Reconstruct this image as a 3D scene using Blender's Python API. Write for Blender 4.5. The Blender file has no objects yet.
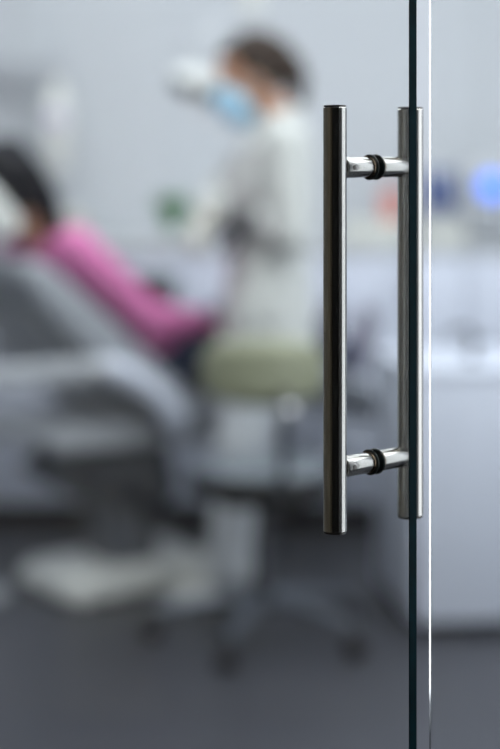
import bpy, bmesh, math, random
from mathutils import Vector as V, Matrix

random.seed(4)
C = bpy.context.scene.collection
PI = math.pi
CAM_H = 1.35

# ------------------------------------------------------------------ materials
def mat(name, col, rough=0.5, metal=0.0, var=0.05, scale=8.0, bump=0.0, spec=0.5, coat=0.0, sheen=0.0):
    m = bpy.data.materials.new(name); m.use_nodes = True
    nt = m.node_tree; b = nt.nodes['Principled BSDF']
    tc = nt.nodes.new('ShaderNodeTexCoord')
    nz = nt.nodes.new('ShaderNodeTexNoise'); nz.inputs['Scale'].default_value = scale
    nz.inputs['Detail'].default_value = 4
    nt.links.new(tc.outputs['Object'], nz.inputs['Vector'])
    rp = nt.nodes.new('ShaderNodeValToRGB')
    rp.color_ramp.elements[0].position = 0.3; rp.color_ramp.elements[1].position = 0.7
    rp.color_ramp.elements[0].color = tuple(max(0, c * (1 - var)) for c in col) + (1,)
    rp.color_ramp.elements[1].color = tuple(min(1, c * (1 + var)) for c in col) + (1,)
    nt.links.new(nz.outputs['Fac'], rp.inputs['Fac'])
    nt.links.new(rp.outputs['Color'], b.inputs['Base Color'])
    b.inputs['Roughness'].default_value = rough
    b.inputs['Metallic'].default_value = metal
    b.inputs['Specular IOR Level'].default_value = spec
    b.inputs['Coat Weight'].default_value = coat
    if sheen: b.inputs['Sheen Weight'].default_value = sheen
    if bump:
        bp = nt.nodes.new('ShaderNodeBump'); bp.inputs['Strength'].default_value = bump
        bp.inputs['Distance'].default_value = 0.01
        nz2 = nt.nodes.new('ShaderNodeTexNoise'); nz2.inputs['Scale'].default_value = scale * 12
        nt.links.new(tc.outputs['Object'], nz2.inputs['Vector'])
        nt.links.new(nz2.outputs['Fac'], bp.inputs['Height'])
        nt.links.new(bp.outputs['Normal'], b.inputs['Normal'])
    return m

def emit(name, col, strength):
    m = mat(name, col, 0.3)
    b = m.node_tree.nodes['Principled BSDF']
    b.inputs['Emission Color'].default_value = tuple(col) + (1,)
    b.inputs['Emission Strength'].default_value = strength
    return m

def glass_mat(name, tint=(0.97, 0.99, 0.985)):
    m = mat(name, tint, 0.0, var=0.0)
    b = m.node_tree.nodes['Principled BSDF']
    b.inputs['Transmission Weight'].default_value = 1.0
    b.inputs['IOR'].default_value = 1.5
    b.inputs['Roughness'].default_value = 0.0
    return m

def brushed(name, col, rough):
    m = mat(name, col, rough, 1.0, 0.03, 6)
    nt = m.node_tree; b = nt.nodes['Principled BSDF']
    tc = nt.nodes.new('ShaderNodeTexCoord'); mp = nt.nodes.new('ShaderNodeMapping')
    mp.inputs['Scale'].default_value = (900, 900, 6)
    nz = nt.nodes.new('ShaderNodeTexNoise'); nz.inputs['Scale'].default_value = 1
    bp = nt.nodes.new('ShaderNodeBump'); bp.inputs['Strength'].default_value = 0.02; bp.inputs['Distance'].default_value = 0.0005
    nt.links.new(tc.outputs['Object'], mp.inputs['Vector']); nt.links.new(mp.outputs['Vector'], nz.inputs['Vector'])
    nt.links.new(nz.outputs['Fac'], bp.inputs['Height']); nt.links.new(bp.outputs['Normal'], b.inputs['Normal'])
    return m

def tile_floor():
    m = bpy.data.materials.new('floor_tile'); m.use_nodes = True
    nt = m.node_tree; b = nt.nodes['Principled BSDF']
    tc = nt.nodes.new('ShaderNodeTexCoord')
    br = nt.nodes.new('ShaderNodeTexBrick'); br.offset = 0
    br.inputs['Scale'].default_value = 1.0
    br.inputs['Brick Width'].default_value = 0.6; br.inputs['Row Height'].default_value = 0.6
    br.inputs['Mortar Size'].default_value = 0.004
    br.inputs['Color1'].default_value = (0.039, 0.041, 0.050, 1); br.inputs['Color2'].default_value = (0.045, 0.047, 0.057, 1)
    br.inputs['Mortar'].default_value = (0.03, 0.03, 0.038, 1)
    nt.links.new(tc.outputs['Object'], br.inputs['Vector'])
    nt.links.new(br.outputs['Color'], b.inputs['Base Color'])
    b.inputs['Roughness'].default_value = 0.42
    return m

def panel_wall(name, c1, c2, width, rough=0.6, axis='X'):
    """wall boards: vertical joints every `width` metres along object X"""
    m = bpy.data.materials.new(name); m.use_nodes = True
    nt = m.node_tree; b = nt.nodes['Principled BSDF']
    tc = nt.nodes.new('ShaderNodeTexCoord'); sp = nt.nodes.new('ShaderNodeSeparateXYZ'); mp = nt.nodes.new('ShaderNodeCombineXYZ')
    br = nt.nodes.new('ShaderNodeTexBrick'); br.offset = 0
    br.inputs['Scale'].default_value = 1.0
    br.inputs['Brick Width'].default_value = width; br.inputs['Row Height'].default_value = 4.0
    br.inputs['Mortar Size'].default_value = 0.004
    br.inputs['Color1'].default_value = c1 + (1,); br.inputs['Color2'].default_value = c2 + (1,)
    br.inputs['Mortar'].default_value = tuple(c * 0.6 for c in c1) + (1,)
    nt.links.new(tc.outputs['Object'], sp.inputs['Vector']); nt.links.new(sp.outputs[axis], mp.inputs['X']); nt.links.new(sp.outputs['Z'], mp.inputs['Y'])
    nt.links.new(mp.outputs['Vector'], br.inputs['Vector'])
    nt.links.new(br.outputs['Color'], b.inputs['Base Color'])
    b.inputs['Roughness'].default_value = rough
    return m

M = {}
M['wall'] = panel_wall('pale_wall_panels', (0.56, 0.585, 0.615), (0.545, 0.575, 0.605), 0.9)
M['side_wall'] = mat('pale_wall_paint', (0.62, 0.645, 0.69), 0.7, var=0.02)
M['ceiling'] = mat('ceiling_paint', (0.75, 0.76, 0.78), 0.8, var=0.02)
M['floor'] = tile_floor()
M['corridor'] = panel_wall('dark_wood_panels', (0.34, 0.29, 0.22), (0.08, 0.07, 0.055), 0.24, 0.5, 'Y')
M['corridor_dark'] = mat('dark_corridor_paint', (0.016, 0.017, 0.018), 0.6)
M['glass'] = glass_mat('clear_glass')
M['glass_edge'] = mat('polished_teal_glass_edge', (0.0006, 0.012, 0.016), 0.35, var=0.3, scale=40, spec=0.02)
M['steel'] = brushed('polished_steel', (0.46, 0.45, 0.425), 0.10)
M['satin'] = brushed('satin_steel', (0.34, 0.335, 0.32), 0.17)
M['steel_dark'] = mat('steel_seam', (0.10, 0.095, 0.09), 0.3, 1.0)
M['rubber'] = mat('black_rubber', (0.006, 0.012, 0.012), 0.3)
M['brass'] = mat('bronze_bush', (0.16, 0.12, 0.085), 0.25, 1.0)
M['white'] = mat('white_laminate', (0.66, 0.70, 0.80), 0.4, var=0.02)
M['lampwhite'] = mat('soft_white_lamp_shell', (0.58, 0.60, 0.59), 0.45, var=0.02)
M['white_warm'] = mat('warm_white_plastic', (0.78, 0.79, 0.75), 0.4, var=0.02)
M['lightgrey'] = mat('light_grey_plastic', (0.45, 0.47, 0.50), 0.4, var=0.03)
M['paleseat'] = mat('dark_blue_grey_vinyl', (0.15, 0.175, 0.20), 0.28, var=0.04)
M['grey_up'] = mat('grey_upholstery', (0.32, 0.34, 0.375), 0.5, var=0.05, bump=0.05)
M['darkmetal'] = mat('dark_grey_metal', (0.042, 0.048, 0.062), 0.4, 0.2)
M['midmetal'] = mat('mid_grey_metal', (0.12, 0.13, 0.155), 0.45, 0.2)
M['black'] = mat('black_plastic', (0.012, 0.012, 0.014), 0.45)
M['olive'] = mat('olive_green_vinyl', (0.30, 0.315, 0.215), 0.45, var=0.06, bump=0.05)
M['chrome'] = mat('chrome', (0.8, 0.8, 0.82), 0.12, 1.0)
M['greymetal'] = mat('grey_cast_metal', (0.20, 0.22, 0.26), 0.35, 0.6)
M['worktop'] = mat('grey_worktop', (0.50, 0.52, 0.54), 0.45, var=0.04, scale=60)
M['green_leaf'] = mat('fresh_green_leaf', (0.13, 0.38, 0.14), 0.5, var=0.3)
M['dark_leaf'] = mat('dark_green_leaf', (0.008, 0.04, 0.022), 0.5, var=0.3)
M['pot'] = mat('white_ceramic', (0.65, 0.66, 0.66), 0.3)
M['navy'] = emit('navy_screen', (0.02, 0.045, 0.15), 0.2)
M['blue'] = emit('bright_blue_light', (0.01, 0.17, 1.0), 1.1)
M['red'] = mat('coral_red_plastic', (0.72, 0.26, 0.21), 0.45)
M['cream'] = mat('cream_card', (0.60, 0.61, 0.56), 0.6)
M['beige'] = mat('beige_card', (0.50, 0.46, 0.38), 0.7)
M['lilac'] = mat('lilac_sticker', (0.52, 0.46, 0.66), 0.5)
M['lamp_dark'] = mat('dark_blue_grey_lamp_face', (0.05, 0.055, 0.075), 0.3)
M['skin'] = mat('skin', (0.50, 0.265, 0.17), 0.5, var=0.06, scale=20)
M['lip'] = mat('lip_skin', (0.38, 0.13, 0.11), 0.45)
M['eyewhite'] = mat('eye_white', (0.75, 0.74, 0.72), 0.2)
M['iris'] = mat('brown_iris', (0.06, 0.03, 0.02), 0.15)
M['hair_brown'] = mat('brown_hair', (0.034, 0.022, 0.016), 0.6, var=0.5, scale=60, bump=0.2, spec=0.2)
M['hair_black'] = mat('black_hair', (0.006, 0.007, 0.012), 0.6, var=0.5, scale=60, bump=0.2, spec=0.2)
M['coat'] = mat('white_lab_coat', (0.60, 0.615, 0.595), 0.75, var=0.03, bump=0.08)
M['trouser'] = mat('white_cotton_trousers', (0.66, 0.69, 0.72), 0.8, var=0.03)
M['glove'] = mat('black_nitrile_glove', (0.025, 0.025, 0.035), 0.45)
M['glove_pale'] = mat('pale_latex_glove', (0.70, 0.69, 0.58), 0.5)
M['mask'] = mat('light_blue_mask', (0.42, 0.72, 0.92), 0.7, var=0.04)
M['pink'] = mat('pink_jersey', (0.70, 0.19, 0.44), 0.8, var=0.12, scale=5, bump=0.1)
M['jeans'] = mat('dark_denim', (0.020, 0.032, 0.075), 0.85, var=0.2, scale=40)
M['shoe_white'] = mat('white_clog', (0.62, 0.63, 0.60), 0.45)
M['shoe_dark'] = mat('grey_purple_shoe', (0.16, 0.15, 0.20), 0.55)

# ------------------------------------------------------------------ geometry helpers
def box(bm, c, s, bev=0.0, rz=0.0, ry=0.0, seg=2):
    t = bmesh.new(); bmesh.ops.create_cube(t, size=1.0)
    bmesh.ops.scale(t, vec=s, verts=t.verts)
    if bev: bmesh.ops.bevel(t, geom=list(t.edges), offset=bev, segments=seg, affect='EDGES', profile=0.5)
    t.transform(Matrix.Translation(c) @ Matrix.Rotation(rz, 4, 'Z') @ Matrix.Rotation(ry, 4, 'Y'))
    merge(bm, t)

def merge(bm, t):
    me = bpy.data.meshes.new('tmp'); t.to_mesh(me); t.free()
    bm.from_mesh(me); bpy.data.meshes.remove(me)

def frame_of(axis):
    z = V(axis).normalized()
    x = z.orthogonal().normalized(); y = z.cross(x)
    return Matrix((x, y, z)).transposed()

def lathe(bm, prof, base, axis=(0, 0, 1), seg=32):
    """prof: (radius, distance along axis); closed at both ends"""
    R = frame_of(axis); base = V(base); rings = []
    for r, h in prof:
        rings.append([bm.verts.new(base + R @ V((r * math.cos(2 * PI * k / seg), r * math.sin(2 * PI * k / seg), h))) for k in range(seg)])
    for a, b in zip(rings, rings[1:]):
        for k in range(seg):
            bm.faces.new((a[k], a[(k + 1) % seg], b[(k + 1) % seg], b[k]))
    bm.faces.new(list(reversed(rings[0]))); bm.faces.new(rings[-1])

def rod(bm, a, b, r, seg=20, bev=0.0):
    a, b = V(a), V(b); L = (b - a).length
    e = min(bev, r * 0.45)
    prof = [(r, 0), (r, L)] if not e else [(r - e, 0), (r - e * .3, e * .3), (r, e), (r, L - e), (r - e * .3, L - e * .3), (r - e, L)]
    lathe(bm, prof, a, b - a, seg)

def tube(bm, pts, r, seg=10):
    """smooth swept tube; r number or list"""
    pts = [V(p) for p in pts]
    fine, rad = [], []
    rs = r if isinstance(r, (list, tuple)) else [r] * len(pts)
    for i in range(len(pts) - 1):
        p0 = pts[max(i - 1, 0)]; p1 = pts[i]; p2 = pts[i + 1]; p3 = pts[min(i + 2, len(pts) - 1)]
        for k in range(6):
            t = k / 6
            fine.append(0.5 * ((2 * p1) + (p2 - p0) * t + (2 * p0 - 5 * p1 + 4 * p2 - p3) * t * t + (3 * p1 - p0 - 3 * p2 + p3) * t ** 3))
            rad.append(rs[i] * (1 - t) + rs[i + 1] * t)
    fine.append(pts[-1]); rad.append(rs[-1])
    rings = []; prev = None
    for i, p in enumerate(fine):
        d = (fine[min(i + 1, len(fine) - 1)] - fine[max(i - 1, 0)]).normalized()
        x = d.orthogonal().normalized() if prev is None else (prev - d * prev.dot(d)).normalized()
        prev = x; y = d.cross(x)
        rings.append([bm.verts.new(p + rad[i] * (math.cos(2 * PI * k / seg) * x + math.sin(2 * PI * k / seg) * y)) for k in range(seg)])
    for a, b in zip(rings, rings[1:]):
        for k in range(seg): bm.faces.new((a[k], a[(k + 1) % seg], b[(k + 1) % seg], b[k]))
    bm.faces.new(list(reversed(rings[0]))); bm.faces.new(rings[-1])

def ell(bm, c, r, rot=None, seg=20):
    t = bmesh.new(); bmesh.ops.create_uvsphere(t, u_segments=seg, v_segments=seg // 2 + 2, radius=1.0)
    m = Matrix.Translation(c) @ (rot.to_4x4() if rot is not None else Matrix.Identity(4)) @ Matrix.Diagonal((r[0], r[1], r[2], 1))
    t.transform(m); merge(bm, t)

def cap(bm, a, b, ra, rb, seg=14):
    """tapered capsule"""
    a, b = V(a), V(b); d = b - a; L = d.length
    prof = []
    for k in range(1, 6):
        an = k / 5 * PI / 2
        prof.append((ra * math.sin(an), -ra * math.cos(an)))
    for k in range(0, 5):
        an = k / 5 * PI / 2
        prof.append((rb * math.cos(an), L + rb * math.sin(an)))
    lathe(bm, prof, a, d, seg)

def chain(bm, pts, rs, seg=14):
    for i in range(len(pts) - 1): cap(bm, pts[i], pts[i + 1], rs[i], rs[i + 1], seg)

def loft(bm, secs, seg=24):
    """secs: (centre, rx, ry); horizontal elliptical sections"""
    rings = []
    for c, rx, ry in secs:
        rings.append([bm.verts.new((c[0] + rx * math.cos(2 * PI * k / seg), c[1] + ry * math.sin(2 * PI * k / seg), c[2])) for k in range(seg)])
    for a, b in zip(rings, rings[1:]):
        for k in range(seg): bm.faces.new((a[k], a[(k + 1) % seg], b[(k + 1) % seg], b[k]))
    bm.faces.new(list(reversed(rings[0]))); bm.faces.new(rings[-1])

def prism(bm, prof, y0, y1, bev=0.0):
    """closed profile in xz extruded along y"""
    t = bmesh.new()
    a = [t.verts.new((x, y0, z)) for x, z in prof]; b = [t.verts.new((x, y1, z)) for x, z in prof]
    n = len(prof)
    t.faces.new(a); t.faces.new(list(reversed(b)))
    for k in range(n): t.faces.new((a[k], b[k], b[(k + 1) % n], a[(k + 1) % n]))
    bmesh.ops.recalc_face_normals(t, faces=t.faces)
    if bev:
        bmesh.ops.bevel(t, geom=[e for e in t.edges], offset=bev, segments=3, affect='EDGES', profile=0.5, clamp_overlap=True)
    merge(bm, t)

def ribbon(top, th):
    """profile polygon of thickness th hung below a top polyline"""
    low = []
    for i, (x, z) in enumerate(top):
        x0, z0 = top[max(i - 1, 0)]; x1, z1 = top[min(i + 1, len(top) - 1)]
        d = V((x1 - x0, z1 - z0)).normalized()
        low.append((x + d.y * th, z - d.x * th))
    return top + low[::-1]

def obj(name, bm, m, parent=None, smooth=True, angle=35, loc=None):
    bmesh.ops.recalc_face_normals(bm, faces=bm.faces)
    if all(e.is_manifold for e in bm.edges) and bm.calc_volume(signed=True) < 0:
        bmesh.ops.reverse_faces(bm, faces=bm.faces)
    me = bpy.data.meshes.new(name); bm.to_mesh(me); bm.free()
    for mm in (m if isinstance(m, (list, tuple)) else [m]): me.materials.append(mm)
    if smooth:
        for p in me.polygons: p.use_smooth = True
        me.set_sharp_from_angle(angle=math.radians(angle))
    o = bpy.data.objects.new(name, me); C.objects.link(o)
    if parent: o.parent = parent
    if loc: o.location = loc
    return o

def fused(name, bm, m, parent=None, voxel=0.006, sm=4, loc=None):
    """one continuous skin over the shapes in bm"""
    bmesh.ops.recalc_face_normals(bm, faces=bm.faces)
    me = bpy.data.meshes.new('tmp'); bm.to_mesh(me); bm.free()
    o = bpy.data.objects.new('tmp', me); C.objects.link(o)
    r = o.modifiers.new('r', 'REMESH'); r.mode = 'VOXEL'; r.voxel_size = voxel
    s = o.modifiers.new('s', 'SMOOTH'); s.iterations = sm; s.factor = 0.5
    dg = bpy.context.evaluated_depsgraph_get()
    me2 = bpy.data.meshes.new_from_object(o.evaluated_get(dg))
    bpy.data.objects.remove(o); bpy.data.meshes.remove(me)
    me2.name = name; me2.materials.clear()
    for mm in (m if isinstance(m, (list, tuple)) else [m]): me2.materials.append(mm)
    for p in me2.polygons: p.use_smooth = True; p.material_index = 0
    o = bpy.data.objects.new(name, me2); C.objects.link(o)
    if parent: o.parent = parent
    if loc: o.location = loc
    return o

def tag(o, label, cat, group=None):
    o['label'] = label; o['category'] = cat
    if group: o['group'] = group
    return o

def thing(name, label, cat, loc=(0, 0, 0), rz=0.0, group=None):
    o = bpy.data.objects.new(name, None); C.objects.link(o)
    o.location = loc; o.rotation_euler = (0, 0, rz); o.empty_display_size = 0.1
    return tag(o, label, cat, group)

def struct(name, bm, m, smooth=False):
    o = obj(name, bm, m, smooth=smooth); o['kind'] = 'structure'; return o

B = bmesh.new

# ------------------------------------------------------------------ building shell
X0, X1, Y0, Y1, H = -2.2, 2.6, -2.0, 6.9, 2.9
b = B(); box(b, ((X0 + X1) / 2, (Y0 + Y1) / 2, -0.05), (X1 - X0 + .4, Y1 - Y0 + .4, 0.1)); struct('floor', b, M['floor'])
b = B(); box(b, ((X0 + X1) / 2, (Y0 + Y1) / 2, H + 0.05), (X1 - X0 + .4, Y1 - Y0 + .4, 0.1)); struct('ceiling', b, M['ceiling'])
b = B(); box(b, ((X0 + X1) / 2, Y1 + 0.05, H / 2), (X1 - X0, 0.1, H)); struct('wall_back', b, M['wall'])
b = B(); box(b, (X1 + 0.05, (Y0 + Y1) / 2, H / 2), (0.1, Y1 - Y0, H)); struct('wall_right', b, M['side_wall'])

# ------------------------------------------------------------------ glass front: door + fixed panes share one plane
MID = V((0.132, 1.8805, 0))            # handle axis in the glass plane
N = V((0.733, 0.680, 0)).normalized()  # into the room
T = V((-N.y, N.x, 0))                  # towards the hinge
TH = 0.012
def P(s, d, z):                        # s along the door towards the hinge, d into the room
    return MID + T * s + N * d + V((0, 0, z))
ANG = math.atan2(T.y, T.x)

def pane_bm(s0, s1, z0, z1, chamfer, edge_slot=None, th=TH):
    t = B(); box(t, (0, 0, 0), (s1 - s0, th, z1 - z0), chamfer, seg=1)
    for f in t.faces:
        if edge_slot is not None and abs(f.normal.x) > 0.5: f.material_index = edge_slot
    # box x axis -> T, y axis -> along N side
    t.transform(Matrix.Translation(P((s0 + s1) / 2, 0, (z0 + z1) / 2)) @ Matrix.Rotation(ANG, 4, 'Z'))
    return t

door_base = P(0.845, 0, 0)
door = thing('glass_door', 'frameless clear glass door with steel pull bars and dark teal edge', 'door', door_base)
door['kind'] = 'thing'
t = pane_bm(-0.0552, 0.845, 0.012, 2.60, 0.0006, 1)
t.transform(Matrix.Translation(-door_base)); obj('glass_panel', t, [M['glass'], M['glass_edge']], door, smooth=False)

R_BAR, R_ST = 0.01235, 0.0110
ZT, ZB, ZS1, ZS2 = 1.3999, 0.9552, 1.335, 1.0225
OFF = 0.0596
for side, lab in ((-1, 'polished steel pull bar on the near side of the glass'), (1, 'polished steel pull bar on the far side of the glass')):
    b = B(); e = 0.0007
    c = P(0, side * OFF, 0) - door_base
    lathe(b, [(R_BAR - e, ZB + .0022), (R_BAR, ZB + .0022 + e), (R_BAR, ZT - .0022 - e), (R_BAR - e, ZT - .0022)], c, seg=64)
    bar = obj('pull_handle', b, M['steel'], door); bar['label'] = lab
    for z0, z1, cz in ((ZB, ZB + .0022, ZB), (ZT - .0022, ZT, ZT)):
        b = B(); lathe(b, [(R_BAR - .0012, z0), (R_BAR - .0006, z0 + .0004), (R_BAR - .0006, z1 - .0004), (R_BAR - .0012, z1)], c, seg=48)
        obj('end_cap', b, M['steel_dark'], bar)
    for zs in (ZS1, ZS2):
        b = B()
        a0 = P(0, side * (OFF - R_BAR + .0016), zs) - door_base; a1 = P(0, side * 0.0095, zs) - door_base
        rod(b, a0, a1, R_ST, 40, 0.0004)
        obj('standoff', b, M['satin'], bar)
        # flange collar and rubber washer against the glass
        b = B(); ax = N * side
        lathe(b, [(R_ST * .9, .0), (.0114, .0), (.0119, .0006), (.0119, .0022), (.0114, .0028), (R_ST * .9, .0028)], P(0, side * .0089, zs) - door_base, ax, 40)
        obj('collar', b, M['brass'], bar)
        b = B(); prof = []
        for k in range(9):
            an = -PI / 2 + PI * k / 8
            prof.append((.0124 + .0014 * math.cos(an), .0014 + .0014 * math.sin(an)))
        lathe(b, [(.004, 0)] + prof + [(.004, .0028)], P(0, side * .0061, zs) - door_base, ax, 44)
        obj('rubber_washer', b, M['rubber'], bar)
        if side < 0:                     # grub screw that fixes the standoff
            b = B(); q = P(-R_ST + .0005, side * (OFF - R_BAR - .006), zs) - door_base
            lathe(b, [(.0028, 0), (.0028, .0008), (.0016, .0010)], q, -T, 16)
            obj('grub_screw', b, M['steel_dark'], bar)
b = B()
# patch hinges at floor and head on the hinge side
for z in (0.06, 2.55):
    t = B(); box(t, (0, 0, 0), (0.16, 0.03, 0.09), 0.003)
    t.transform(Matrix.Translation(P(0.765, 0, z) - door_base) @ Matrix.Rotation(ANG, 4, 'Z'))
    obj('patch_hinge', t, M['steel'], door)
b.free()

# fixed glass panes on both sides of the door
S_R = -0.0796
s_end = -3.45
w1 = struct('window_1', pane_bm(-1.35, S_R, 0.012, 2.60, 0.0003, None, .006), M['glass'])
w2 = struct('window_2', pane_bm(s_end, -1.362, 0.012, 2.60, 0.0006, None, .007), M['glass'])
def part_wall(name, s0, s1, z0, z1, th, m):
    t = B(); box(t, (0, 0, 0), (s1 - s0, th, z1 - z0))
    t.transform(Matrix.Translation(P((s0 + s1) / 2, 0, (z0 + z1) / 2)) @ Matrix.Rotation(ANG, 4, 'Z'))
    return struct(name, t, m)
struct('window_3', pane_bm(0.857, 3.20, 0.012, 2.60, 0.0006, None, .010), M['glass'])
part_wall('wall_header', s_end, 3.20, 2.60, H, 0.1, M['side_wall'])
# corridor side walls: dark timber boards
b = B(); box(b, (X0 - 0.05, (Y0 + 4.3) / 2, H / 2), (0.1, 4.3 - Y0, H)); 
o = struct('wall_corridor', b, M['corridor'])
b = B(); box(b, (X0 - 0.05, (4.3 + Y1) / 2, H / 2), (0.1, Y1 - 4.3, H)); struct('wall_left', b, M['side_wall'])
b = B(); box(b, ((X0 + X1) / 2, Y0 - 0.05, H / 2), (X1 - X0, 0.1, H)); struct('wall_front', b, M['corridor_dark'])

# ------------------------------------------------------------------ cabinets
def base_unit(root, w, d, h, kick, n, handles=True, niche=False):
    """cabinet local: x along width (0..w), y depth (0 front .. d), z up"""
    b = B()
    if niche:
        th = .02
        box(b, (th / 2, d / 2, (kick + h) / 2), (th, d, h - kick), .001); box(b, (w - th / 2, d / 2, (kick + h) / 2), (th, d, h - kick), .001)
        box(b, (w / 2, d - th / 2, (kick + h) / 2), (w - 2 * th, th, h - kick))
        for z in (kick + th / 2, niche, h - th / 2): box(b, (w / 2, d / 2, z), (w - 2 * th, d - 2 * th, th))
    else:
        box(b, (w / 2, d / 2, (kick + h) / 2), (w, d - .0, h - kick), .002)
    obj('carcass', b, M['white'], root)
    b = B(); box(b, (w / 2, d / 2 + .03, kick / 2), (w - .02, d - .06, kick)); obj('plinth', b, M['black'], root)
    for i in range(n):
        x0 = w * i / n; x1 = w * (i + 1) / n
        zt = niche - .012 if niche else h
        b = B(); box(b, ((x0 + x1) / 2, -.010, (kick + zt) / 2), (x1 - x0 - .005, .018, zt - kick - .006), .002)
        dr = obj('door', b, M['white'], root)
        if handles:
            b = B(); hx = x1 - .04 if i % 2 == 0 else x0 + .04
            rod(b, (hx, -.045, zt - .20), (hx, -.045, zt - .06), .005, 12)
            for z in (zt - .185, zt - .075): rod(b, (hx, -.047, z), (hx, -.018, z), .004, 10)
            obj('handle', b, M['chrome'], dr)

# white cabinet on the right, in front
FR = math.radians(7)
fc = thing('storage_cabinet', 'low white cabinet on black plinth standing nearest the glass on the right', 'cabinet', (0.463, 4.98, 0), FR)
base_unit(fc, 1.0, 0.55, 0.715, 0.03, 2, handles=False)
b = B(); box(b, (0.5, 0.275, 0.7285), (1.02, 0.59, 0.025), .003); obj('top_panel', b, M['white'], fc)
def on_fc(x, y, z): return Matrix.Translation((0.463, 4.98, 0)) @ Matrix.Rotation(FR, 4, 'Z') @ V((x, y, z))
p = on_fc(.21, .17, .7415)
t = thing('mixer_tap', 'small dark grey tap standing on the low white cabinet', 'tap', p)
b = B(); rod(b, (0, 0, 0), (0, 0, .012), .022, 20, .002); obj('base', b, M['darkmetal'], t)
b = B(); tube(b, [(0, 0, .01), (0, 0, .07), (-.015, 0, .092), (-.05, -.01, .09), (-.07, -.012, .07)], .009); obj('spout', b, M['darkmetal'], t)
b = B(); tube(b, [(0, 0, .05), (.03, .0, .06), (.05, 0, .065)], [.008, .006, .005]); obj('lever', b, M['darkmetal'], t)

# run of cabinets along the back wall
YB = 6.36
units = [(-1.2, .60, 0, 'white base cabinet at the back, behind the patient in pink'), (-.60, .16, 0, 'narrow white base cabinet left of the one behind the dark plant'),
         (-.44, .22, 0, 'white base cabinet behind the dark plant on its stand'), (-.22, .50, 0, 'white base cabinet behind the standing woman in a lab coat'),
         (.28, .50, 0, 'white base cabinet at the back under the red tub'), (.78, .55, 0, 'white base cabinet at the back under the blue light')]
for x, w, niche, lab in units:
    t = thing('base_cabinet', lab, 'cabinet', (x + .001, YB, 0), 0, 'base cabinets along the back wall')
    base_unit(t, w - .002, Y1 - YB - .005, 0.98, .09, 1 if w < .3 else 2, True, niche)
b = B(); box(b, (0.065, (YB - .025 + Y1) / 2, 1.00), (2.57, Y1 - YB + .02, .038), .004)
o = obj('worktop', b, M['worktop'], loc=None); tag(o, 'long pale grey worktop over the back wall cabinets', 'worktop')
WT = 1.0195

# plants
def plant(label, loc, leaf, n, hgt, spread, pot_r, pot_h, grp, lw=.020):
    t = thing('potted_plant', label, 'plant', loc, 0, grp)
    b = B(); lathe(b, [(pot_r * .7, 0), (pot_r * .74, .003), (pot_r, pot_h - .004), (pot_r, pot_h), (pot_r * .9, pot_h), (pot_r * .86, pot_h - .012), (.002, pot_h - .012)], (0, 0, 0), seg=24)
    obj('pot', b, M['pot'], t)
    b = B()
    for k in range(n):
        a = k * 2.4 + random.uniform(-.2, .2); r = spread * random.uniform(.45, 1); h = hgt * random.uniform(.55, 1)
        d = V((math.cos(a), math.sin(a), 0)); s = V((-d.y, d.x, 0)); base = V((0, 0, pot_h - .014)) + d * pot_r * .3
        prev = None
        for j in range(7):
            u = j / 6
            c = base + d * r * u ** 1.3 + V((0, 0, h * (1 - (1 - u) ** 1.6) - .25 * h * u ** 4))
            w = lw * math.sin(PI * min(u * .93 + .07, 1)) + .0015
            cur = (b.verts.new(c - s * w), b.verts.new(c + V((0, 0, -.004))), b.verts.new(c + s * w))
            if prev:
                b.faces.new((prev[0], prev[1], cur[1], cur[0])); b.faces.new((prev[1], prev[2], cur[2], cur[1]))
            prev = cur
    obj('leaves', b, leaf, t)
plant('fresh green leafy plant in a pot on the worktop by the woman\'s hands', (-.28, 6.50, WT), M['green_leaf'], 110, .18, .07, .035, .045, None)
ps = thing('plant_stand', 'round white stand under the dark green plant', 'stand', (-.335, 6.15, -.0))
b = B(); lathe(b, [(.09, 0), (.09, .010), (.03, .016), (.018, .03), (.018, .63), (.03, .64)], (0, 0, 0), seg=28); obj('base', b, M['pot'], ps)
b = B(); lathe(b, [(.10, .64), (.105, .643), (.105, .655), (.10, .66)], (0, 0, 0), seg=32); obj('top', b, M['pot'], ps)
plant('dark green plant on a round stand beyond the pink top', (-.335, 6.15, .661), M['dark_leaf'], 150, .26, .085, .05, .07, None, .028)

# things on the worktop
t = thing('tissue_box', 'small beige tissue box on the worktop beyond the patient', 'box', (-.66, 6.55, WT))
b = B(); box(b, (0, 0, .045), (.12, .12, .09), .003); obj('carton', b, M['beige'], t)
b = B(); tube(b, [(0, 0, .085), (.005, 0, .105), (-.01, .005, .125)], [.022, .014, .004], 8); obj('tissue', b, M['white_warm'], t)

t = thing('waste_tub', 'coral red plastic tub standing on the wide cream box', 'tub', (.528, 6.54, WT + .0825))
b = B(); lathe(b, [(.034, 0), (.037, .003), (.042, .085), (.042, .09), (.038, .09)], (0, 0, 0), seg=28); obj('body', b, M['red'], t)
b = B(); lathe(b, [(.043, .088), (.045, .092), (.045, .10), (.042, .104), (.018, .108), (.016, .114), (.004, .116)], (0, 0, 0), seg=28); obj('lid', b, M['red'], t)
t = thing('card_box', 'wide cream cardboard box on the back worktop under the red tub', 'box', (.46, 6.55, WT))
b = B(); box(b, (0, 0, .040), (.24, .16, .08), .002); obj('carton', b, M['cream'], t)
b = B(); box(b, (0, 0, .081), (.238, .158, .002)); obj('lid_flap', b, M['cream'], t)
t = thing('card_box', 'pale cream box on the back worktop under the navy screen', 'box', (.70, 6.42, WT))
b = B(); box(b, (0, 0, .035), (.16, .08, .07), .002); obj('carton', b, M['cream'], t)
b = B(); box(b, (0, 0, .071), (.158, .078, .002)); obj('lid_flap', b, M['cream'], t)

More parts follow.
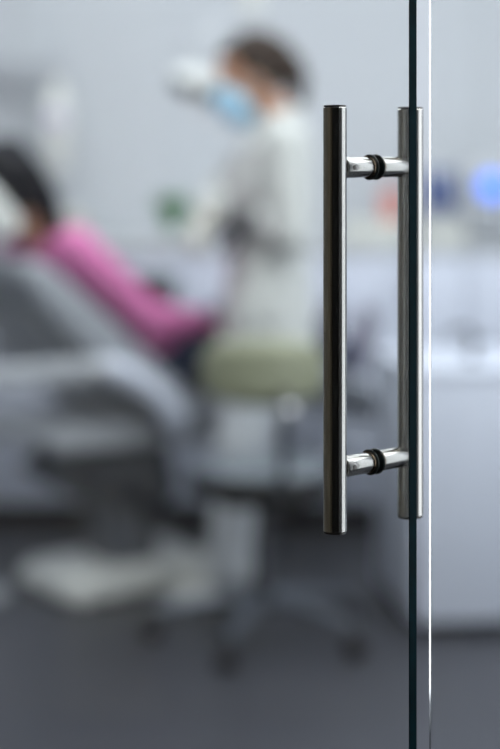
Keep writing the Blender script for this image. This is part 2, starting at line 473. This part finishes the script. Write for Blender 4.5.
def machine(label, x, w, h, d, screen):
    t = thing('desktop_device', label, 'machine', (x, 6.62, WT))
    b = B(); prism(b, [(-d / 2, .012), (d / 2, .012), (d / 2, h), (-d / 2 + .04, h), (-d / 2, h * .45)], -w / 2, w / 2, .008)
    b.transform(Matrix.Rotation(PI / 2, 4, 'Z')); obj('housing', b, M['lightgrey'], t)
    # profile front (-x) now faces -y
    for sx in (-1, 1):
        for sy in (-1, 1):
            b = B(); rod(b, (sx * (w / 2 - .03), sy * (d / 2 - .03), 0), (sx * (w / 2 - .03), sy * (d / 2 - .03), .014), .012, 12)
            obj('foot', b, M['black'], t)
    zc = h * .66; slope = math.atan2(.04, h * .55)
    n = V((0, -math.cos(slope), math.sin(slope)))
    y = -d / 2 + .04 * (zc - h * .45) / (h * .55)
    if screen == 'round':
        b = B(); lathe(b, [(.058, -.004), (.058, .004), (.053, .007)], (0, y, zc), n, 36); obj('bezel', b, M['lightgrey'], t)
        b = B(); lathe(b, [(.050, .002), (.050, .009), (.046, .011)], (0, y, zc), n, 36); obj('light', b, M['blue'], t)
    else:
        q = B(); box(q, (0, 0, 0), (.125, .012, .15), .003); q.transform(Matrix.Translation((0, y - .002, zc)) @ Matrix.Rotation(-slope, 4, 'X'))
        obj('screen', q, M['navy'], t)
    b = B(); box(b, (0, -d / 2 - .004, h * .2), (w * .6, .012, .02), .003); obj('front_slot', b, M['darkmetal'], t)
machine('desktop machine with a dark navy screen on the back worktop', .70, .17, .29, .22, 'rect')
machine('desktop machine with a round glowing blue light on the back worktop', .895, .18, .31, .22, 'round')

# ------------------------------------------------------------------ wall-mounted x-ray arm, top left
t = thing('xray_unit', 'white wall mounted dental x-ray head on a jointed grey arm', 'medical device', (-1.25, Y1 - .0, 1.68))
b = B(); box(b, (0, -.0275, 0), (.14, .055, .30), .01); obj('wall_plate', b, M['lightgrey'], t)
b = B(); rod(b, (0, -.06, -.02), (0, -.06, .05), .03, 20, .004); box(b, (.26, -.10, .0), (.54, .05, .06), .012, rz=math.radians(-8)); obj('lower_arm', b, M['lightgrey'], t)
b = B(); rod(b, (.52, -.135, -.04), (.52, -.135, .06), .028, 20, .004); box(b, (.52, -.15, -.03), (.03, .04, .12), .006); obj('elbow_joint', b, M['lightgrey'], t)
b = B(); rod(b, (.52, -.15, -.05), (.52, -.15, -.13), .026, 20, .004); box(b, (.52, -.15, -.22), (.095, .13, .20), .02); obj('tube_head', b, M['white_warm'], t)
b = B(); rod(b, (.52, -.15, -.318), (.52, -.15, -.40), .04, 28, .004); obj('cone', b, M['white_warm'], t)
b = B(); box(b, (.52, -.2165, -.20), (.06, .004, .05), .001); obj('sticker', b, M['lilac'], t)

# ------------------------------------------------------------------ ceiling-hung operating lamp
LP = V((.01, 5.72, 0))
t = thing('operating_lamp', 'white ceiling hung operating lamp in front of the woman\'s face', 'lamp', (LP.x, LP.y, H))
b = B(); lathe(b, [(.10, -.03), (.10, -.005), (.08, 0)], (0, 0, 0), seg=32); obj('ceiling_rose', b, M['white_warm'], t)
b = B(); rod(b, (0, 0, -.02), (0, 0, 1.80 - H), .034, 24, .004); obj('pole', b, M['white_warm'], t)
b = B(); tube(b, [(0, 0, 1.80 - H), (0, -.03, 1.76 - H), (-.05, -.10, 1.75 - H), (-.13, -.17, 1.73 - H), (-.155, -.21, 1.64 - H)], .017); obj('arm', b, M['lightgrey'], t)
hd = V((-.160, -.22, 1.562 - H))
q = B(); lathe(q, [(.02, .05), (.05, .045), (.085, .025), (.098, 0), (.096, -.008)], (0, 0, 0), seg=36)
RT = Matrix.Rotation(math.radians(18), 4, 'Y')
q.transform(Matrix.Translation(hd) @ RT); obj('lamp_head', q, M['lampwhite'], t)
q = B(); lathe(q, [(.092, -.008), (.088, -.028), (.07, -.045), (.05, -.05)], (0, 0, 0), seg=36); q.transform(Matrix.Translation(hd) @ RT); obj('lamp_face', q, M['lamp_dark'], t)
q = B(); tube(q, [(0, -.10, 0), (0, -.125, -.01), (0, -.125, -.06), (0, -.11, -.085)], .008); q.transform(Matrix.Translation(hd) @ RT); obj('grip', q, M['white_warm'], t)

# ------------------------------------------------------------------ stool
st = thing('rolling_stool', 'rolling stool with olive green back and round dark grey seat', 'stool', (.04, 4.91, 0))
for k in range(5):
    a = math.radians(180 + 72 * k); d = V((math.cos(a), math.sin(a), 0))
    b = B(); tube(b, [V((0, 0, .115)) + d * .02, V((0, 0, .112)) + d * .12, V((0, 0, .085)) + d * .30], [.022, .019, .013], 12)
    lg = obj('leg', b, M['greymetal'], st)
    b = B(); e = d * .295
    rod(b, e + V((0, 0, .045)), e + V((0, 0, .085)), .007, 10)
    s = V((-d.y, d.x, 0))
    for q in (-1, 1): rod(b, e + d * .012 + s * q * .006 + V((0, 0, .027)), e + d * .012 + s * q * .022 + V((0, 0, .027)), .027, 20, .003)
    box(b, e + V((0, 0, .042)), (.03, .03, .016), .004, rz=a)
    obj('caster', b, M['black'], lg)
b = B(); lathe(b, [(.03, .085), (.034, .10), (.034, .17), (.028, .18), (.027, .29), (.02, .30), (.02, .40)], (0, 0, 0), seg=24); obj('gas_column', b, M['darkmetal'], st)
b = B(); box(b, (0, 0, .40), (.22, .20, .03), .008); tube(b, [(.05, -.02, .39), (.14, -.10, .385), (.20, -.13, .38)], .007); obj('mechanism', b, M['black'], st)
b = B(); lathe(b, [(.19, .470), (.199, .474), (.20, .482), (.192, .490), (.165, .496), (.002, .498)], (0, 0, 0), seg=48); obj('seat', b, M['paleseat'], st)
b = B(); lathe(b, [(.17, .41), (.195, .415), (.203, .43), (.203, .465), (.199, .470)], (0, 0, 0), seg=40); obj('seat_pan', b, M['black'], st)
# curved backrest on the camera side of the stool
def curved_pad(R, a0, a1, z0, z1, th, cx, cy, corner):
    bm = B(); nu, nv = 24, 10
    grid = {}
    for side in (0, 1):
        for i in range(nu + 1):
            for j in range(nv + 1):
                u = i / nu * 2 - 1; v = j / nv * 2 - 1
                # squircle mapping for rounded outline
                f = 1 - corner * (abs(u) ** 4) * (abs(v) ** 2) 
                vv = v * (1 - .38 * abs(u) ** 3.0); uu = u * (1 - .10 * abs(v) ** 3)
                edge = max(abs(u), abs(v))
                tt = th / 2 * math.sqrt(max(0, 1 - edge ** 4)) 
                r = R + (tt if side else -tt)
                a = a0 + (a1 - a0) * (uu + 1) / 2
                grid[side, i, j] = bm.verts.new((cx + r * math.cos(a), cy + r * math.sin(a), (z0 + z1) / 2 + vv * (z1 - z0) / 2))
    for side in (0, 1):
        for i in range(nu):
            for j in range(nv):
                q = [grid[side, i, j], grid[side, i + 1, j], grid[side, i + 1, j + 1], grid[side, i, j + 1]]
                bm.faces.new(q if side else q[::-1])
    bmesh.ops.remove_doubles(bm, verts=bm.verts, dist=1e-5)
    return bm
b = curved_pad(.24, math.radians(225), math.radians(315), .675, .858, .05, 0.0, .04, .2)
obj('backrest', b, M['olive'], st)
b = B(); tube(b, [(.03, -.10, .40), (.045, -.22, .41), (.05, -.262, .48), (.055, -.262, .66), (.06, -.248, .72)], .014); obj('back_post', b, M['darkmetal'], st)
b = B(); ell(b, (.067, -.285, .672), (.022, .014, .022)); obj('chrome_knob', b, M['chrome'], st)

# ------------------------------------------------------------------ dental chair (local +x = where the patient looks)
CH = V((-.264, 5.65, 0)); CR = math.radians(35)
dc = thing('dental_chair', 'grey reclined dental chair on a pale floor plate', 'dental chair', CH, CR)
b = B(); prism(b, [(-.44, 0), (.16, 0), (.16, .05), (.10, .085), (-.38, .085), (-.44, .05)], -.18, .18, .02); obj('base_plate', b, M['white_warm'], dc)
b = B(); box(b, (-.16, 0, .18), (.17, .17, .22), .02)
prism(b, [(-.30, .27), (-.06, .24), (-.02, .30), (-.06, .45), (-.40, .45), (-.48, .38)], -.11, .11, .015); obj('lift_column', b, M['midmetal'], dc)
b = B(); box(b, (-.24, -.13, .33), (.34, .03, .06), .008, ry=math.radians(24)); box(b, (-.24, .13, .33), (.34, .03, .06), .008, ry=math.radians(24)); obj('lift_arm', b, M['darkmetal'], dc)
b = B(); prism(b, [(-.52, .47), (.26, .455), (.32, .52), (.22, .565), (-.10, .545), (-.48, .55), (-.56, .51)], -.23, .23, .02); obj('motor_housing', b, M['lightgrey'], dc)
seat_top = [(-.13, .575), (-.02, .572), (.12, .605), (.25, .67), (.34, .715), (.42, .70), (.54, .64), (.68, .575), (.80, .53)]
b = B(); prism(b, ribbon(seat_top, .07), -.25, .25, .022); obj('seat', b, M['grey_up'], dc)
b = B(); prism(b, ribbon([(x, z - .072) for x, z in seat_top[2:]], .035), -.20, .20, .01); obj('seat_shell', b, M['lightgrey'], dc)
# backrest: slab along the reclined back
bd = V((-.774, .633)); bn = V((-.633, -.774))
def bk(s, d): q = V((0, .72)) + bd * s + bn * d; return (q.x, q.y)
b = B(); prism(b, [bk(-.02, .125), bk(.30, .12), bk(.62, .118), bk(.70, .14), bk(.70, .20), bk(.60, .235), bk(.20, .27), bk(-.04, .25)], -.29, .29, .035); obj('backrest', b, M['grey_up'], dc)
b = B(); prism(b, [bk(.02, .262), bk(.20, .282), bk(.58, .247), bk(.58, .258), bk(.20, .30), bk(.02, .29)], -.22, .22, .008); obj('back_shell', b, M['lightgrey'], dc)
b = B(); prism(b, [bk(.60, .17), bk(.86, .10), bk(.87, .13), bk(.61, .20)], -.03, .03, .005); obj('headrest_bar', b, M['chrome'], dc)
b = B(); prism(b, [bk(.74, .04), bk(.93, .015), bk(.965, .04), bk(.95, .11), bk(.75, .13), bk(.72, .08)], -.18, .18, .025); obj('headrest', b, M['white_warm'], dc)
for sy in (-1, 1):
    b = B(); tube(b, [(-.13, sy * .24, .52), (-.17, sy * .305, .56), (-.26, sy * .325, .65), (-.37, sy * .325, .712), (-.43, sy * .325, .72)], [.044, .044, .042, .04, .034], 14)
    ar = obj('armrest_bracket', b, M['white'], dc)
    b = B(); ell(b, (-.43, sy * .325, .722), (.05, .04, .03)); obj('end_cap', b, M['lightgrey'], ar)
# instrument arm running back from the seat towards the left
b = B(); box(b, (-.66, -.31, .725), (.58, .055, .06), .014); obj('instrument_arm', b, M['lightgrey'], dc)
b = B(); box(b, (-.98, -.31, .76), (.12, .26, .06), .012); obj('instrument_holder', b, M['lightgrey'], dc)
# foot control
fp = thing('foot_pedal', 'pale round foot pedal on the floor by the chair plate', 'pedal', (-.82, 5.40, 0))
b = B(); lathe(b, [(.09, 0), (.09, .012), (.07, .03), (.02, .042)], (0, 0, 0), seg=30); obj('base', b, M['lightgrey'], fp)
b = B(); lathe(b, [(.035, .036), (.035, .052), (.03, .056)], (0, 0, 0), seg=24); obj('button', b, M['darkmetal'], fp)

# ------------------------------------------------------------------ people
def rotm(f, u):
    f = V(f).normalized(); l = V(u).cross(f).normalized(); u = f.cross(l)
    return Matrix((f, l, u)).transposed(), f, l, u

def add_head(bm, c, f, u):
    """c centre between the ears; returns eye and mouth points for colouring"""
    R, f, l, u = rotm(f, u); c = V(c)
    q = lambda a, s, h: c + f * a + l * s + u * h
    ell(bm, q(-.012, 0, .035), (.095, .076, .085), R)
    ell(bm, q(.03, 0, -.02), (.060, .062, .085), R)
    ell(bm, q(.048, 0, -.075), (.038, .042, .032), R)
    cap(bm, q(.03, 0, -.085), q(.075, 0, -.098), .022, .016)      # chin
    cap(bm, q(.083, 0, .012), q(.106, 0, -.028), .008, .012)       # nose
    cap(bm, q(.096, .012, -.032), q(.096, -.012, -.032), .009, .009)
    cap(bm, q(.074, .033, .025), q(.074, -.033, .025), .013, .013) # brow
    cap(bm, q(.083, .018, -.060), q(.083, -.018, -.060), .008, .008)
    cap(bm, q(.081, .015, -.071), q(.081, -.015, -.071), .008, .008)
    for s in (-1, 1):
        ell(bm, q(.066, s * .034, -.025), (.024, .020, .022), R)   # cheek
        ell(bm, q(.073, s * .032, .006), (.013, .015, .011), R)    # eye
        ell(bm, q(-.012, s * .078, -.008), (.018, .008, .030), R)  # ear
    return [('iris', q(.087, s * .032, .006), .0075) for s in (-1, 1)] + [('white', q(.085, s * .032, .006), .015) for s in (-1, 1)] + \
           [('lip', q(.09, s, -.0655), .015) for s in (-.013, 0, .013)] + [('brow', q(.087, s * k, .028), .007) for s in (-1, 1) for k in (.022, .032, .042)]

def add_hand(bm, w, d, n, curl=.5, grow=0.0, thumb=1):
    """w wrist, d finger direction, n palm side; thumb=+1 puts it on n x d"""
    w = V(w); d = V(d).normalized(); n = (V(n) - d * V(n).dot(d)).normalized(); s = n.cross(d) * thumb
    for o in (-.024, -.008, .008, .024): cap(bm, w + d * .008 + s * o * .6, w + d * .082 + s * o * 1.05, .0125 + grow, .0115 + grow, 10)
    for o, L, dl in ((.028, .072, 0), (.0095, .082, .004), (-.0095, .075, .002), (-.028, .058, -.005)):
        p = w + d * (.086 + dl) + s * o; a = curl * .5
        for k, fr in enumerate((.45, .31, .24)):
            dd = d * math.cos(a) + n * math.sin(a)
            e = p + dd * L * fr; cap(bm, p, e, .0088 - k * .0009 + grow, .0081 - k * .0009 + grow, 10)
            p = e; a += curl * (.9 if k == 0 else .7)
    p = w + d * .028 + s * .026
    for dd, L, r in ((d * .55 + s * .75 + n * .3, .042, .0125), (d * .8 + s * .35 + n * .45, .033, .0105), (d * .9 + s * .05 + n * .5, .026, .009)):
        e = p + dd.normalized() * L; cap(bm, p, e, r + grow, r - .0012 + grow, 10); p = e

def colour(o, marks, slots):
    for p in o.data.polygons:
        for kind, c, r in marks:
            if (p.center - c).length < r: p.material_index = slots[kind]; break

# ---- standing woman in a lab coat. local +x forward, rotated to face the picture's left
dn = thing('person', 'standing person in white lab coat and blue mask, brown hair tied back', 'person', (.06, 5.36, 0), PI)
head_c = (.058, 0, 1.572); hf = (.93, .06, -.36); hu = (.36, 0, .93)
SL, EL, WL = V((-.045, .165, 1.385)), V((-.065, .235, 1.105)), V((.035, .135, 1.165))
SR, ER, WR = V((-.02, -.165, 1.385)), V((.16, -.21, 1.19)), V((.165, .0, 1.175))
HLd, HLn = V((.85, -.25, -.3)), V((-.3, -.5, -.8))
HRd, HRn = V((.45, .70, -.4)), V((-.5, .2, -.8))
kneeL, ankL = V((.085, .09, .47)), V((.125, .10, .085))
kneeR, ankR = V((.065, -.09, .47)), V((.09, -.10, .085))
b = B()
marks = add_head(b, head_c, hf, hu)
cap(b, (-.045, 0, 1.42), (.02, 0, 1.53), .055, .052)
loft(b, [((-.01, 0, .80), .085, .14), ((0, 0, .90), .11, .17), ((0, 0, 1.0), .10, .15), ((-.005, 0, 1.08), .092, .128), ((-.01, 0, 1.25), .11, .155), ((-.03, 0, 1.37), .095, .165), ((-.04, 0, 1.42), .06, .10), ((-.045, 0, 1.45), .045, .05)])
chain(b, [SL, EL, WL], [.050, .040, .026]); chain(b, [SR, ER, WR], [.050, .040, .026])
add_hand(b, WL, HLd, HLn, .75, 0, -1); add_hand(b, WR, HRd, HRn, .6, 0, 1)
for hy, kn, an in ((.085, kneeL, ankL), (-.085, kneeR, ankR)):
    chain(b, [V((0, hy, .86)), kn, an], [.088, .056, .037])
    chain(b, [an + V((-.03, 0, -.045)), an + V((.06, 0, -.05)), an + V((.135, .01, -.062))], [.032, .030, .020])
body = fused('body', b, [M['skin'], M['iris'], M['eyewhite'], M['lip'], M['hair_brown']], dn, .0048, 2)
colour(body, marks, {'iris': 1, 'white': 2, 'lip': 3, 'brow': 4})
# coat
b = B()
loft(b, [((-.0, 0, .66), .155, .225), ((0, 0, .70), .152, .222), ((0, 0, .90), .142, .205), ((-.005, 0, 1.08), .120, .160), ((-.01, 0, 1.25), .132, .180), ((-.03, 0, 1.37), .112, .185), ((-.04, 0, 1.425), .080, .115), ((-.042, 0, 1.455), .066, .072)], 32)
chain(b, [SL, EL, EL.lerp(WL, .66)], [.070, .056, .046]); chain(b, [SR, ER, ER.lerp(WR, .92)], [.070, .064, .058])
coat = fused('lab_coat', b, M['coat'], dn, .007, 4)
# coat collar, belt-line placket and pocket as cloth pieces
b = B(); tube(b, [(.055, .02, 1.37), (.03, .065, 1.43), (-.04, .082, 1.462), (-.10, 0, 1.475), (-.04, -.082, 1.462), (.03, -.065, 1.43), (.055, -.02, 1.37)], .014, 10); obj('collar', b, M['coat'], coat)
b = B(); box(b, (.03, .206, .86), (.13, .02, .15), .006); obj('pocket', b, M['coat'], coat)
# trousers, shoes
b = B(); loft(b, [((0, 0, .74), .12, .17), ((0, 0, .88), .125, .18), ((0, 0, .98), .108, .158)])
for hy, kn, an in ((.085, kneeL, ankL), (-.085, kneeR, ankR)): chain(b, [V((0, hy, .82)), kn, an + V((-.004, 0, .02))], [.105, .078, .062])
fused('trousers', b, M['trouser'], dn, .007, 3)
for an in (ankL, ankR):
    b = B(); chain(b, [an + V((-.035, 0, -.040)), an + V((.06, 0, -.043)), an + V((.14, .01, -.050))], [.043, .044, .034])
    box(b, an + V((.05, .004, -.075)), (.245, .082, .02), .008)
    fused('shoe', b, M['shoe_white'], dn, .005, 2)
b = B(); add_hand(b, WL, HLd, HLn, .75, .0022, -1); cap(b, WL - HLd.normalized() * .012, WL + HLd.normalized() * .02, .031, .030)
g = fused('glove', b, M['glove'], dn, .0035, 1); g['label'] = 'black glove'
b = B(); add_hand(b, WR, HRd, HRn, .6, .0022, 1); cap(b, WR - HRd.normalized() * .02, WR + HRd.normalized() * .02, .031, .030)
g = fused('glove', b, M['glove_pale'], dn, .0035, 1); g['label'] = 'pale cream glove'
R, f, l, u = rotm(hf, hu); hc = V(head_c); q = lambda a, s, h: hc + f * a + l * s + u * h
b = B()
ell(b, q(-.040, 0, .052), (.096, .087, .090), R); ell(b, q(-.062, 0, .005), (.060, .080, .075), R); ell(b, q(.005, 0, .090), (.055, .066, .040), R)
for s in (-1, 1): ell(b, q(-.028, s * .070, .035), (.040, .020, .050), R)
ell(b, q(-.115, 0, .045), (.040, .045, .045), R)
chain(b, [q(-.115, 0, .045), q(-.135, 0, .0), q(-.135, 0, -.06), q(-.115, 0, -.13)], [.026, .036, .034, .014])
hr = fused('hair', b, M['hair_brown'], dn, .006, 2)
b = B()
lathe(b, [(.026, -.008), (.034, -.004), (.034, .004), (.026, .008)], q(-.117, 0, .040), q(-.135, 0, .0) - q(-.115, 0, .045), 20); obj('hair_tie', b, M['black'], hr)
b = B(); ell(b, q(.068, 0, -.050), (.056, .070, .066), R); ell(b, q(.090, 0, -.03), (.038, .038, .038), R); ell(b, q(.052, 0, -.09), (.048, .054, .038), R)
mk = fused('face_mask', b, M['mask'], dn, .005, 3)
for s in (-1, 1):
    b = B(); tube(b, [q(.045, s * .066, -.03), q(.01, s * .080, .005), q(-.03, s * .084, .012), q(-.032, s * .084, -.02), q(.0, s * .078, -.06), q(.04, s * .06, -.075)], .0016, 6); obj('ear_loop', b, M['white_warm'], mk)

# instrument in her gloved hands
ip = Matrix.Translation((.06, 5.36, 0)) @ Matrix.Rotation(PI, 4, 'Z') @ (WL + HLd.normalized() * .105 + V((-.004, 0, -.022)))
t = thing('hand_instrument', 'thin steel dental instrument held in the black glove', 'instrument', ip)
b = B(); rod(b, (.02, 0, .02), (-.05, 0, -.06), .0045, 12, .001); obj('grip', b, M['chrome'], t)
b = B(); tube(b, [(-.05, 0, -.06), (-.065, 0, -.077), (-.08, 0, -.08)], [.003, .002, .001], 8); obj('tip', b, M['chrome'], t)

# ---- patient
pt = thing('person', 'reclined person in pink top and dark jeans, black hair on headrest', 'person', CH, CR)
head_c = (-.535, .0, 1.268); hf = (.70, .45, .50); hu = (-.55, -.05, .83)
hipz = .70
SRp, ERp, WRp = V((-.43, -.175, 1.07)), V((-.20, -.235, .845)), V((.06, -.13, .822))
SLp, ELp, WLp = V((-.43, .175, 1.07)), V((-.20, .235, .845)), V((.07, .12, .835))
HP = V((.95, .3, -.08)); HPl = V((.95, -.35, -.05))
def along(s, d): q = V((0, .72)) + bd * s + bn * d; return V((q.x, 0, q.y))
TR = Matrix(((-bn.x, 0, bd.x), (0, 1, 0), (-bn.y, 0, bd.y)))   # local z along the spine
def torso(bm, g, lo=-.10):
    t = B()
    loft(t, [((0, 0, lo), .085 + g, .14 + g), ((0, 0, lo + .06), .103 + g, .160 + g), ((-.008, 0, .12), .086 + g, .142 + g), ((-.01, 0, .22), .078 + g, .125 + g), ((-.006, 0, .36), .095 + g, .150 + g), ((0, 0, .50), .09 + g, .165 + g), ((-.005, 0, .56), .06 + g, .10 + g), ((0, 0, .59), .045 + g, .05 + g)])
    t.transform(Matrix.Translation((0, 0, .72)) @ TR.to_4x4()); merge(bm, t)
legs = [(s, V((.01, s * .085, .70)), V((.36, s * .10, .80)), V((.66, s * .10, .655))) for s in (-1, 1)]
b = B(); marks = add_head(b, head_c, hf, hu)
cap(b, along(.55, .0), V((-.52, 0, 1.19)), .053, .05)
torso(b, 0)
for S, E, W, Hd, th in ((SRp, ERp, WRp, HP, 1), (SLp, ELp, WLp, HPl, -1)):
    chain(b, [S, E, W], [.048, .038, .026]); add_hand(b, W, Hd, V((0, 0, -1)), .35, 0, th)
for s, h, k, a in legs:
    chain(b, [h, k, a], [.088, .056, .038])
    chain(b, [a + V((.015, 0, -.03)), a + V((.05, 0, .05)), a + V((.075, 0, .135))], [.032, .032, .02])
body = fused('body', b, [M['skin'], M['iris'], M['eyewhite'], M['lip'], M['hair_black']], pt, .005, 2)
colour(body, marks, {'iris': 1, 'white': 2, 'lip': 3, 'brow': 4})
b = B(); torso(b, .012, .05)
for S, E, W in ((SRp, ERp, WRp), (SLp, ELp, WLp)): chain(b, [S, E, E.lerp(W, .93)], [.064, .052, .038])
fused('pink_top', b, M['pink'], pt, .007, 3)
b = B(); cap(b, (-.02, -.05, .70), (-.02, .05, .70), .112, .112); cap(b, along(.07, 0) - V((0, .06, 0)), along(.07, 0) + V((0, .06, 0)), .102, .102)
for s, h, k, a in legs: chain(b, [h, k, a + (k - a) * .06], [.100, .068, .052])
fused('jeans', b, M['jeans'], pt, .007, 3)
for s, h, k, a in legs:
    b = B(); chain(b, [a + V((.015, 0, -.028)), a + V((.055, 0, .05)), a + V((.085, 0, .15))], [.046, .043, .032])
    fused('shoe', b, M['shoe_dark'], pt, .006, 2)
R, f, l, u = rotm(hf, hu); hc = V(head_c); q = lambda a, s, h: hc + f * a + l * s + u * h
b = B()
ell(b, q(-.022, 0, .055), (.108, .094, .095), R); ell(b, q(-.05, 0, .0), (.068, .088, .09), R); ell(b, q(.03, 0, .085), (.055, .068, .040), R)
for s in (-1, 1):
    ell(b, q(-.005, s * .072, .03), (.045, .020, .06), R)
    chain(b, [q(-.02, s * .082, .03), q(-.025, s * .080, -.07), q(-.03, s * .070, -.16)], [.042, .046, .032])
fused('hair', b, M['hair_black'], pt, .006, 2)

# ------------------------------------------------------------------ light
def area(name, loc, sx, sy, power, col, rot=(0, 0, 0)):
    ld = bpy.data.lights.new(name, 'AREA'); ld.shape = 'RECTANGLE'; ld.size = sx; ld.size_y = sy; ld.energy = power; ld.color = col
    o = bpy.data.objects.new(name, ld); C.objects.link(o); o.location = loc; o.rotation_euler = rot
    return o
cool = (0.93, 0.97, 1.0)
area('ceiling_light', (-.6, 5.4, H - .03), 1.6, 1.6, 37, cool)
area('ceiling_light', (1.3, 5.2, H - .03), 1.6, 1.6, 37, cool)
area('ceiling_light', (1.5, 2.6, H - .03), 1.8, 2.0, 50, cool)
area('ceiling_light', (-.2, 3.6, H - .03), 1.4, 1.0, 25, cool)
area('fill_light', (2.35, 2.5, 1.5), 2.9, 2.4, 40, (.90, .95, 1.0), (PI / 2, 0, math.radians(50)))  # added unseen fill lamp by the right wall, brightens cabinet fronts; no window there
area('corridor_light', (-1.0, .2, H - .03), 0.6, 1.2, 12, (1, .9, .75))

w = bpy.data.worlds.new('world'); bpy.context.scene.world = w; w.use_nodes = True
w.node_tree.nodes['Background'].inputs[0].default_value = (.5, .55, .6, 1)
w.node_tree.nodes['Background'].inputs[1].default_value = 0.1

# ------------------------------------------------------------------ camera
cd = bpy.data.cameras.new('camera'); cam = bpy.data.objects.new('camera', cd); C.objects.link(cam)
cam.location = (0, 0, CAM_H); cam.rotation_euler = (PI / 2, 0, 0)
cd.sensor_fit = 'HORIZONTAL'; cd.sensor_width = 24; cd.lens = 85
cd.shift_y = -221.5 / 500
cd.dof.use_dof = True; cd.dof.focus_distance = 1.835; cd.dof.aperture_fstop = 1.65
cd.clip_start = .05
sc = bpy.context.scene; sc.camera = cam
sc.view_settings.view_transform = 'Standard'; sc.view_settings.look = 'None'
sc.cycles.use_denoising = True
sc.cycles.max_bounces = 14; sc.cycles.transmission_bounces = 12; sc.cycles.glossy_bounces = 6
sc.cycles.sample_clamp_indirect = 4.0
sc.cycles.blur_glossy = 0.5
